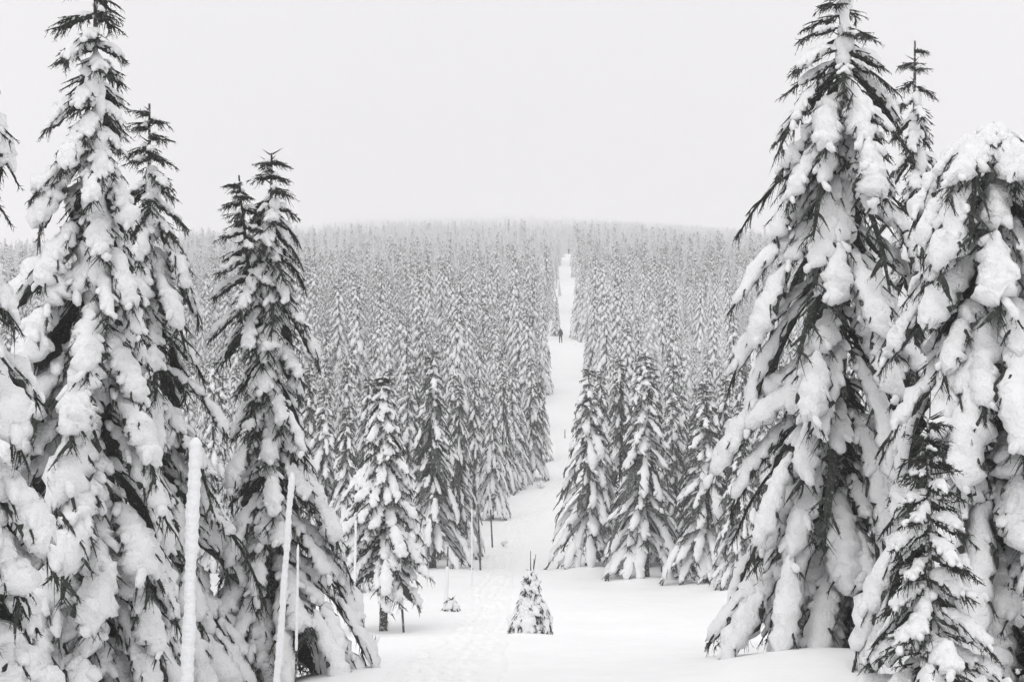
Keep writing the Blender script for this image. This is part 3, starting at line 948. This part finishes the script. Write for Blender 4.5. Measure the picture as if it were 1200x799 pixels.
kind_ = np.where(rimy_faded, 6 + rng.integers(0, 2, len(rest)), kind_)
attr('tree_kind', 'INT', kind_.astype(np.int32))
wood = obj('forest', me)
tag(wood, 'dense snow-covered spruce forest climbing the far hill into the cloud', 'forest', None, 'stuff')
ng = bpy.data.node_groups.new('forest_nodes', 'GeometryNodeTree')
ng.interface.new_socket('Geometry', in_out='INPUT', socket_type='NodeSocketGeometry')
ng.interface.new_socket('Geometry', in_out='OUTPUT', socket_type='NodeSocketGeometry')
gi = ng.nodes.new('NodeGroupInput'); go = ng.nodes.new('NodeGroupOutput')
m2p = ng.nodes.new('GeometryNodeMeshToPoints')
iop = ng.nodes.new('GeometryNodeInstanceOnPoints')
join = ng.nodes.new('GeometryNodeJoinGeometry')
used = {}
for o in COL.objects:
    if o.type == 'MESH' and o.data in FAR and o.data.name not in used: used[o.data.name] = o
for m in reversed(FAR):
    if m.name not in used: continue
    oi = ng.nodes.new('GeometryNodeObjectInfo')
    oi.transform_space = 'ORIGINAL'
    oi.inputs['Object'].default_value = used[m.name]
    oi.inputs['As Instance'].default_value = True
    ng.links.new(oi.outputs['Geometry'], join.inputs[0])
def named(nm, ty):
    n = ng.nodes.new('GeometryNodeInputNamedAttribute')
    n.data_type = ty
    n.inputs['Name'].default_value = nm
    return n
ns_, nr_, nk_ = named('tree_scale', 'FLOAT_VECTOR'), named('tree_turn', 'FLOAT_VECTOR'), named('tree_kind', 'INT')
ng.links.new(gi.outputs[0], m2p.inputs['Mesh'])
ng.links.new(m2p.outputs[0], iop.inputs['Points'])
ng.links.new(join.outputs[0], iop.inputs['Instance'])
iop.inputs['Pick Instance'].default_value = True
ng.links.new(nk_.outputs['Attribute'], iop.inputs['Instance Index'])
ng.links.new(nr_.outputs['Attribute'], iop.inputs['Rotation'])
ng.links.new(ns_.outputs['Attribute'], iop.inputs['Scale'])
ng.links.new(iop.outputs[0], go.inputs[0])
md = wood.modifiers.new('forest', 'NODES')
md.node_group = ng

# ------------------------------------------------------------------ young spruces in front
def young(px, y, top_py, label, seed, base_py=None, lod='near', **kw):
    x = px2x(px, y)
    zb = gz(x, y) - 0.03
    H = py2z(top_py, y) - zb
    parts = spruce(seed=seed, H=H, lod=lod, **kw)
    return place_near('young_spruce', (x, y, zb), 0, label, None, parts), (x, y, zb, H)

r4, (x4, y4, z4, H4) = young(1088, 13.2, 490, 'young twiggy spruce in front of the big right-hand trees', 301, nb=40,
    prof=[(0, 0.95), (0.15, 0.78), (0.35, 0.52), (0.6, 0.36), (0.8, 0.2), (1, 0.06)], snow=0.9, bare_top=0.2, droop=0.7, ws=1.05, flat_low=True, spread=0.3, drop=0.7)

def bare_shoots(root, H, items, r=0.008):
    a = Acc()
    g = np.random.default_rng(4)
    for (x0, y0, z0, x1, y1, z1) in items:
        s = np.linspace(0, 1, 6)[:, None]
        P = np.array([[x0, y0, z0]]) * (1 - s) + np.array([[x1, y1, z1]]) * s
        w = np.linspace(r, r * 0.55, 6)
        lobes(a, P[None], w[None], w[None], w[None], np.array([[1.0, 0, 0]]), 6, 0, jag=0.15, rng=g)
    return obj('leader_shoot', a.mesh('leader_shoot', [M_TWIG]), root)
sh = [(0, 0, H4 - 0.5, 0.02, 0, H4 + 0.3)]
for k in range(9):
    z = H4 - 0.02 - 0.1 * k
    an = k * 2.4
    ln = 0.14 + 0.035 * k
    sh.append((0.01, 0, z, ln * math.cos(an), ln * math.sin(an), z + 0.05))
bare_shoots(r4, H4, sh, 0.009)

sap, (x5, y5, z5, H5) = young(622, 32.0, 668, 'small snow-covered spruce alone in the clearing, bare shoots on top', 302, nb=56,
    prof=[(0, 0.54), (0.2, 0.45), (0.45, 0.32), (0.62, 0.22), (0.8, 0.15), (0.92, 0.1), (1, 0.04)], snow=1.0, bare_top=0.01, droop=1.0, ws=1.2, spread=0.03,
    plaster=(-1.4, 0.15, 0.8, 34, 0.13))
bare_shoots(sap, H5, [(0, 0, H5 - 0.2, -0.005, 0, H5 + 0.44), (0.05, 0, H5 - 0.2, 0.075, 0, H5 + 0.26), (0.03, 0.02, H5 - 0.2, 0.115, 0, H5 + 0.36)], 0.013)
young(529, 40.0, 702, 'tiny snow-buried spruce left of the path', 303, nb=18,
    prof=[(0, 0.24), (0.5, 0.15), (1, 0.05)], snow=0.95, bare_top=0.1, ws=1.0, spread=0.1)

# ------------------------------------------------------------------ poles
def pole(px_top, py_top, px_bot, y, r, label, rime_r=None, rime=(0.0, 1.0), group='marker poles along the path', seed=0, base_py=None, frost=False):
    """a thin pole stuck in the snow with a crust of rime over part of it"""
    g = np.random.default_rng(seed + 900)
    xt = px2x(px_top, y)
    xb0 = px2x(px_bot, y)
    zb = gz(xb0, y)
    zt = py2z(py_top, y)
    h = zt - zb
    root = empty('marker_pole', (xb0, y, zb))
    tag(root, label, 'pole', group)
    a = Acc()
    n = 8
    s = np.linspace(-0.25 / h, 1, n)
    P = np.stack([(xt - xb0) * s, 0.02 * s, h * s], -1)
    w = r * (1 - 0.25 * np.clip(s, 0, 1))
    lobes(a, P[None], w[None], w[None], w[None], np.array([[0, -1.0, 0]]), 8, 0, jag=0.05, rng=g)
    obj('shaft', a.mesh('shaft', [M_WOOD]), root)
    if rime_r:
        b = Acc()
        n = max(10, int((rime[1] - rime[0]) * h / 0.028))
        s = np.linspace(rime[0], rime[1] + 0.02 / h, n)
        P = np.stack([(xt - xb0) * s, 0.02 * s - rime_r * 0.15, h * s], -1)
        P[:, :2] += 0.12 * rime_r * np.stack([noise3(P, 5.0, seed), noise3(P, 5.0, seed + 9)], -1)
        w = rime_r * (0.86 + 0.14 * (np.arange(n) % 3 == 0) + 0.16 * noise3(P, 4.0, seed + 3))
        w[-1] *= 0.35; w[-2] *= 0.8
        if rime[0] > 0: w[0] *= 0.6
        lobes(b, P[None], w[None], w[None], w[None] * 0.9, np.array([[0, -1.0, 0]]), 10, 0, lump=0.16, seed=seed, freq=22.0)
        obj('rime_crust', b.mesh('rime_crust', [M_RIME]), root)
    return root
pole(229, 515, 216, 12.0, 0.03, 'thick rime-crusted pole in front of the left-hand trees', 0.056, seed=1)
pole(342, 556, 322, 14.0, 0.02, 'leaning rime-coated pole, in front of the double-topped spruce', 0.036, seed=2)
pole(349, 640, 346, 15.0, 0.013, 'thin dark frosty stake just beside the leaning rime-coated pole', 0.017, (0.35, 1.0), seed=3)
pole(417, 610, 414, 33.0, 0.022, 'pale thin pole left of the bare-trunked tree', 0.035, (0.0, 1.0), seed=4)
pole(466, 628, 473, 35.4, 0.03, 'grey pole right beside the bare trunk', 0.045, (0.25, 1.0), seed=5)
pole(525, 640, 523, 42.5, 0.028, 'pole with a thick white sleeve of snow on its lower half', 0.062, (0.0, 0.62), seed=6)
pole(553, 596, 553, 48.5, 0.018, 'faint thin white pole at the edge of the path', 0.028, (0.0, 1.0), seed=7)
pole(560, 590, 563, 53.5, 0.04, 'darkest pole at the edge of the path', None, seed=8)
pole(574, 578, 577, 62.0, 0.038, 'dark pole second up the path from the darkest one', 0.046, (0.7, 1.0), seed=9)
pole(591, 566, 592, 72.5, 0.035, 'grey pole third up the path from the darkest one', 0.05, (0.5, 1.0), seed=10)
pole(599, 566, 600, 82.0, 0.03, 'smallest grey pole at the upper end of the row', 0.05, (0.4, 1.0), seed=11)
pole(662, 503, 662, 106.0, 0.035, 'short lone stake on the right verge of the upper path', None, seed=12)

# ------------------------------------------------------------------ twigs poking out of the snow
def tuft(px, y, h, label, seed):
    g = np.random.default_rng(seed)
    x = px2x(px, y); z = gz(x, y)
    root = empty('twig_tuft', (x, y, z))
    tag(root, label, 'twigs', 'twigs poking out of the snow')
    a = Acc(); b = Acc()
    n = 7
    A = np.zeros((n, 3)); A[:, 2] = -0.03
    an = g.random(n) * 6.28
    B = np.stack([np.cos(an) * h * 0.6, np.sin(an) * h * 0.6, h * (0.5 + 0.6 * g.random(n))], -1)
    spindles(a, A, B, 0.012, 0, g, 6)
    obj('twigs', a.mesh('twigs', [M_NEEDLE], smooth=False), root)
    P = (A[:4, None] + (B[:4] - A[:4])[:, None] * np.linspace(0.3, 0.9, 5)[None, :, None])
    W = np.array([[0.02, 0.045, 0.05, 0.045, 0.02]]).repeat(4, 0) * h / 0.2
    lobes(b, P, W, W, W * 0.4, np.tile(np.array([[0, -1.0, 0]]), (4, 1)), 6, 0, lump=0.3, seed=seed)
    obj('snow_load', b.mesh('snow_load', [M_SNOW]), root)
tuft(438, 26.5, 0.2, 'small frosted twig beside the lowest boughs of the double-topped spruce', 1)
tuft(590, 62.5, 0.35, 'dark twig sticking out of the path side, right of the poles', 2)
tuft(634, 84.0, 0.5, 'bent twigs at the foot of the dense spruce by the path bend', 3)

# ------------------------------------------------------------------ the walkers
def skin_body(name, verts, edges, radii, root_i, mat):
    me = bpy.data.meshes.new(name)
    me.from_pydata(verts, edges, [])
    o = bpy.data.objects.new(name, me)
    COL.objects.link(o)
    me.materials.append(mat)
    sk = o.modifiers.new('skin', 'SKIN')
    sk.use_smooth_shade = True
    lay = me.skin_vertices[0] if me.skin_vertices else None
    if lay is None:
        bpy.context.view_layer.objects.active = o
        lay = me.skin_vertices.new()
    for i, r_ in enumerate(radii):
        lay.data[i].radius = r_ if isinstance(r_, tuple) else (r_, r_)
        lay.data[i].use_root = (i == root_i)
    ss = o.modifiers.new('subsurf', 'SUBSURF')
    ss.levels = 1; ss.render_levels = 2
    return o

def person(x, y, rz, label, pack_label):
    z = gz(x, y)
    # facing +Y (away from the camera), mid-stride, leaning into the climb
    V = [(0, 0, 0.95), (0, 0.05, 1.15), (0, 0.11, 1.38), (0, 0.15, 1.50), (0, 0.18, 1.58), (0, 0.20, 1.66), (0, 0.19, 1.75),
         (-0.10, 0.0, 0.90), (-0.11, 0.14, 0.50), (-0.11, 0.10, 0.10), (-0.11, 0.22, 0.05),
         (0.10, 0.0, 0.90), (0.11, -0.02, 0.50), (0.11, -0.18, 0.12), (0.11, -0.07, 0.05),
         (-0.19, 0.11, 1.40), (-0.26, 0.06, 1.14), (-0.24, 0.24, 0.98), (-0.24, 0.31, 0.96),
         (0.19, 0.11, 1.40), (0.26, 0.02, 1.14), (0.25, 0.14, 0.94), (0.25, 0.19, 0.90)]
    E = [(0, 1), (1, 2), (2, 3), (3, 4), (4, 5), (5, 6), (0, 7), (7, 8), (8, 9), (9, 10), (0, 11), (11, 12), (12, 13), (13, 14),
         (2, 15), (15, 16), (16, 17), (17, 18), (2, 19), (19, 20), (20, 21), (21, 22)]
    Rr = [(0.16, 0.12), (0.16, 0.12), (0.18, 0.13), 0.075, 0.10, 0.115, 0.07, 0.10, 0.07, 0.055, 0.05, 0.10, 0.07, 0.055, 0.05,
          0.075, 0.055, 0.045, 0.035, 0.075, 0.055, 0.045, 0.035]
    b = skin_body('person', V, E, Rr, 0, M_CLOTH)
    b.location = (x, y, z - 0.02)
    b.rotation_euler = (0, 0, rz)
    tag(b, label, 'person')
    # rucksack: rounded body with lid, side pockets and straps
    a = Acc()
    zz_ = np.array([1.0, 1.03, 1.15, 1.32, 1.48, 1.56, 1.60])
    P = np.stack([zz_ * 0, -0.21 + 0.11 * (zz_ - 1.0), zz_], -1)
    W = np.array([0.10, 0.165, 0.18, 0.18, 0.17, 0.14, 0.07])
    D = W * 0.72
    lobes(a, P[None], W[None], D[None], D[None] * 0.75, np.array([[0, -1.0, 0]]), 12, 0, lump=0.06, seed=2)
    pk = obj('rucksack', a.mesh('rucksack', [M_PACK]), None, (x, y, z - 0.02))
    pk.rotation_euler = (0, 0, rz)
    tag(pk, pack_label, 'rucksack')
    for sx_ in (-1, 1):
        c = Acc()
        P = np.array([[sx_ * 0.11, -0.1, 1.46], [sx_ * 0.12, 0.04, 1.53], [sx_ * 0.13, 0.18, 1.47], [sx_ * 0.14, 0.22, 1.3], [sx_ * 0.15, 0.1, 1.12], [sx_ * 0.14, -0.08, 1.08]])
        w = np.full(6, 0.028)
        lobes(c, P[None], w[None], w[None] * 0.4, w[None] * 0.4, np.array([[sx_, 0.3, 0.2]]), 6, 0)
        obj('shoulder_strap', c.mesh('shoulder_strap', [M_PACK]), pk)
        c = Acc()
        zq = np.linspace(1.06, 1.28, 5)
        P = np.stack([zq * 0 + sx_ * 0.18, -0.2 + 0.11 * (zq - 1), zq], -1)
        w = np.array([0.03, 0.055, 0.06, 0.055, 0.03])
        lobes(c, P[None], w[None], w[None], w[None], np.array([[0, -1.0, 0]]), 8, 0)
        obj('side_pocket', c.mesh('side_pocket', [M_PACK]), pk)
    return b
person(px2x(657, 171.5), 171.5, R(12), 'walker in dark clothes with a rucksack climbing the path', 'bulky dark rucksack on the back of the nearer walker')
person(px2x(666.5, 446), 446, 0.0, 'distant walker at the top of the path where it meets the forest', 'dark rucksack on the back of the distant walker at the path top')

# ------------------------------------------------------------------ haze
def box(name, lo, hi, mat):
    x0, y0, z0 = lo; x1, y1, z1 = hi
    v = [(x0, y0, z0), (x1, y0, z0), (x1, y1, z0), (x0, y1, z0), (x0, y0, z1), (x1, y0, z1), (x1, y1, z1), (x0, y1, z1)]
    f = [(0, 3, 2, 1), (4, 5, 6, 7), (0, 1, 5, 4), (1, 2, 6, 5), (2, 3, 7, 6), (3, 0, 4, 7)]
    me = bpy.data.meshes.new(name); me.from_pydata(v, [], f); me.materials.append(mat)
    return obj(name, me)
hm = bpy.data.materials.new('haze_air')
hm.use_nodes = True
t = hm.node_tree
t.nodes.clear()
ho = t.nodes.new('ShaderNodeOutputMaterial')
pv = t.nodes.new('ShaderNodeVolumePrincipled')
pv.inputs['Color'].default_value = (0.965, 0.96, 0.967, 1)
pv.inputs['Density'].default_value = 0.00105
pv.inputs['Anisotropy'].default_value = 0.0
t.links.new(pv.outputs['Volume'], ho.inputs['Volume'])
hz = box('haze', (-3500, -70, -80), (3500, 3700, 234), hm)
tag(hz, 'pale winter haze thickening towards the far hill', 'haze', None, 'stuff')

tot = sum(sum(len(p.vertices) - 2 for p in m_.polygons) for m_ in bpy.data.meshes) if COUNT else 0
print('polys', tot, 'objects', len(COL.objects), 'trees rest', len(rest), 'lim_y', lim_y)
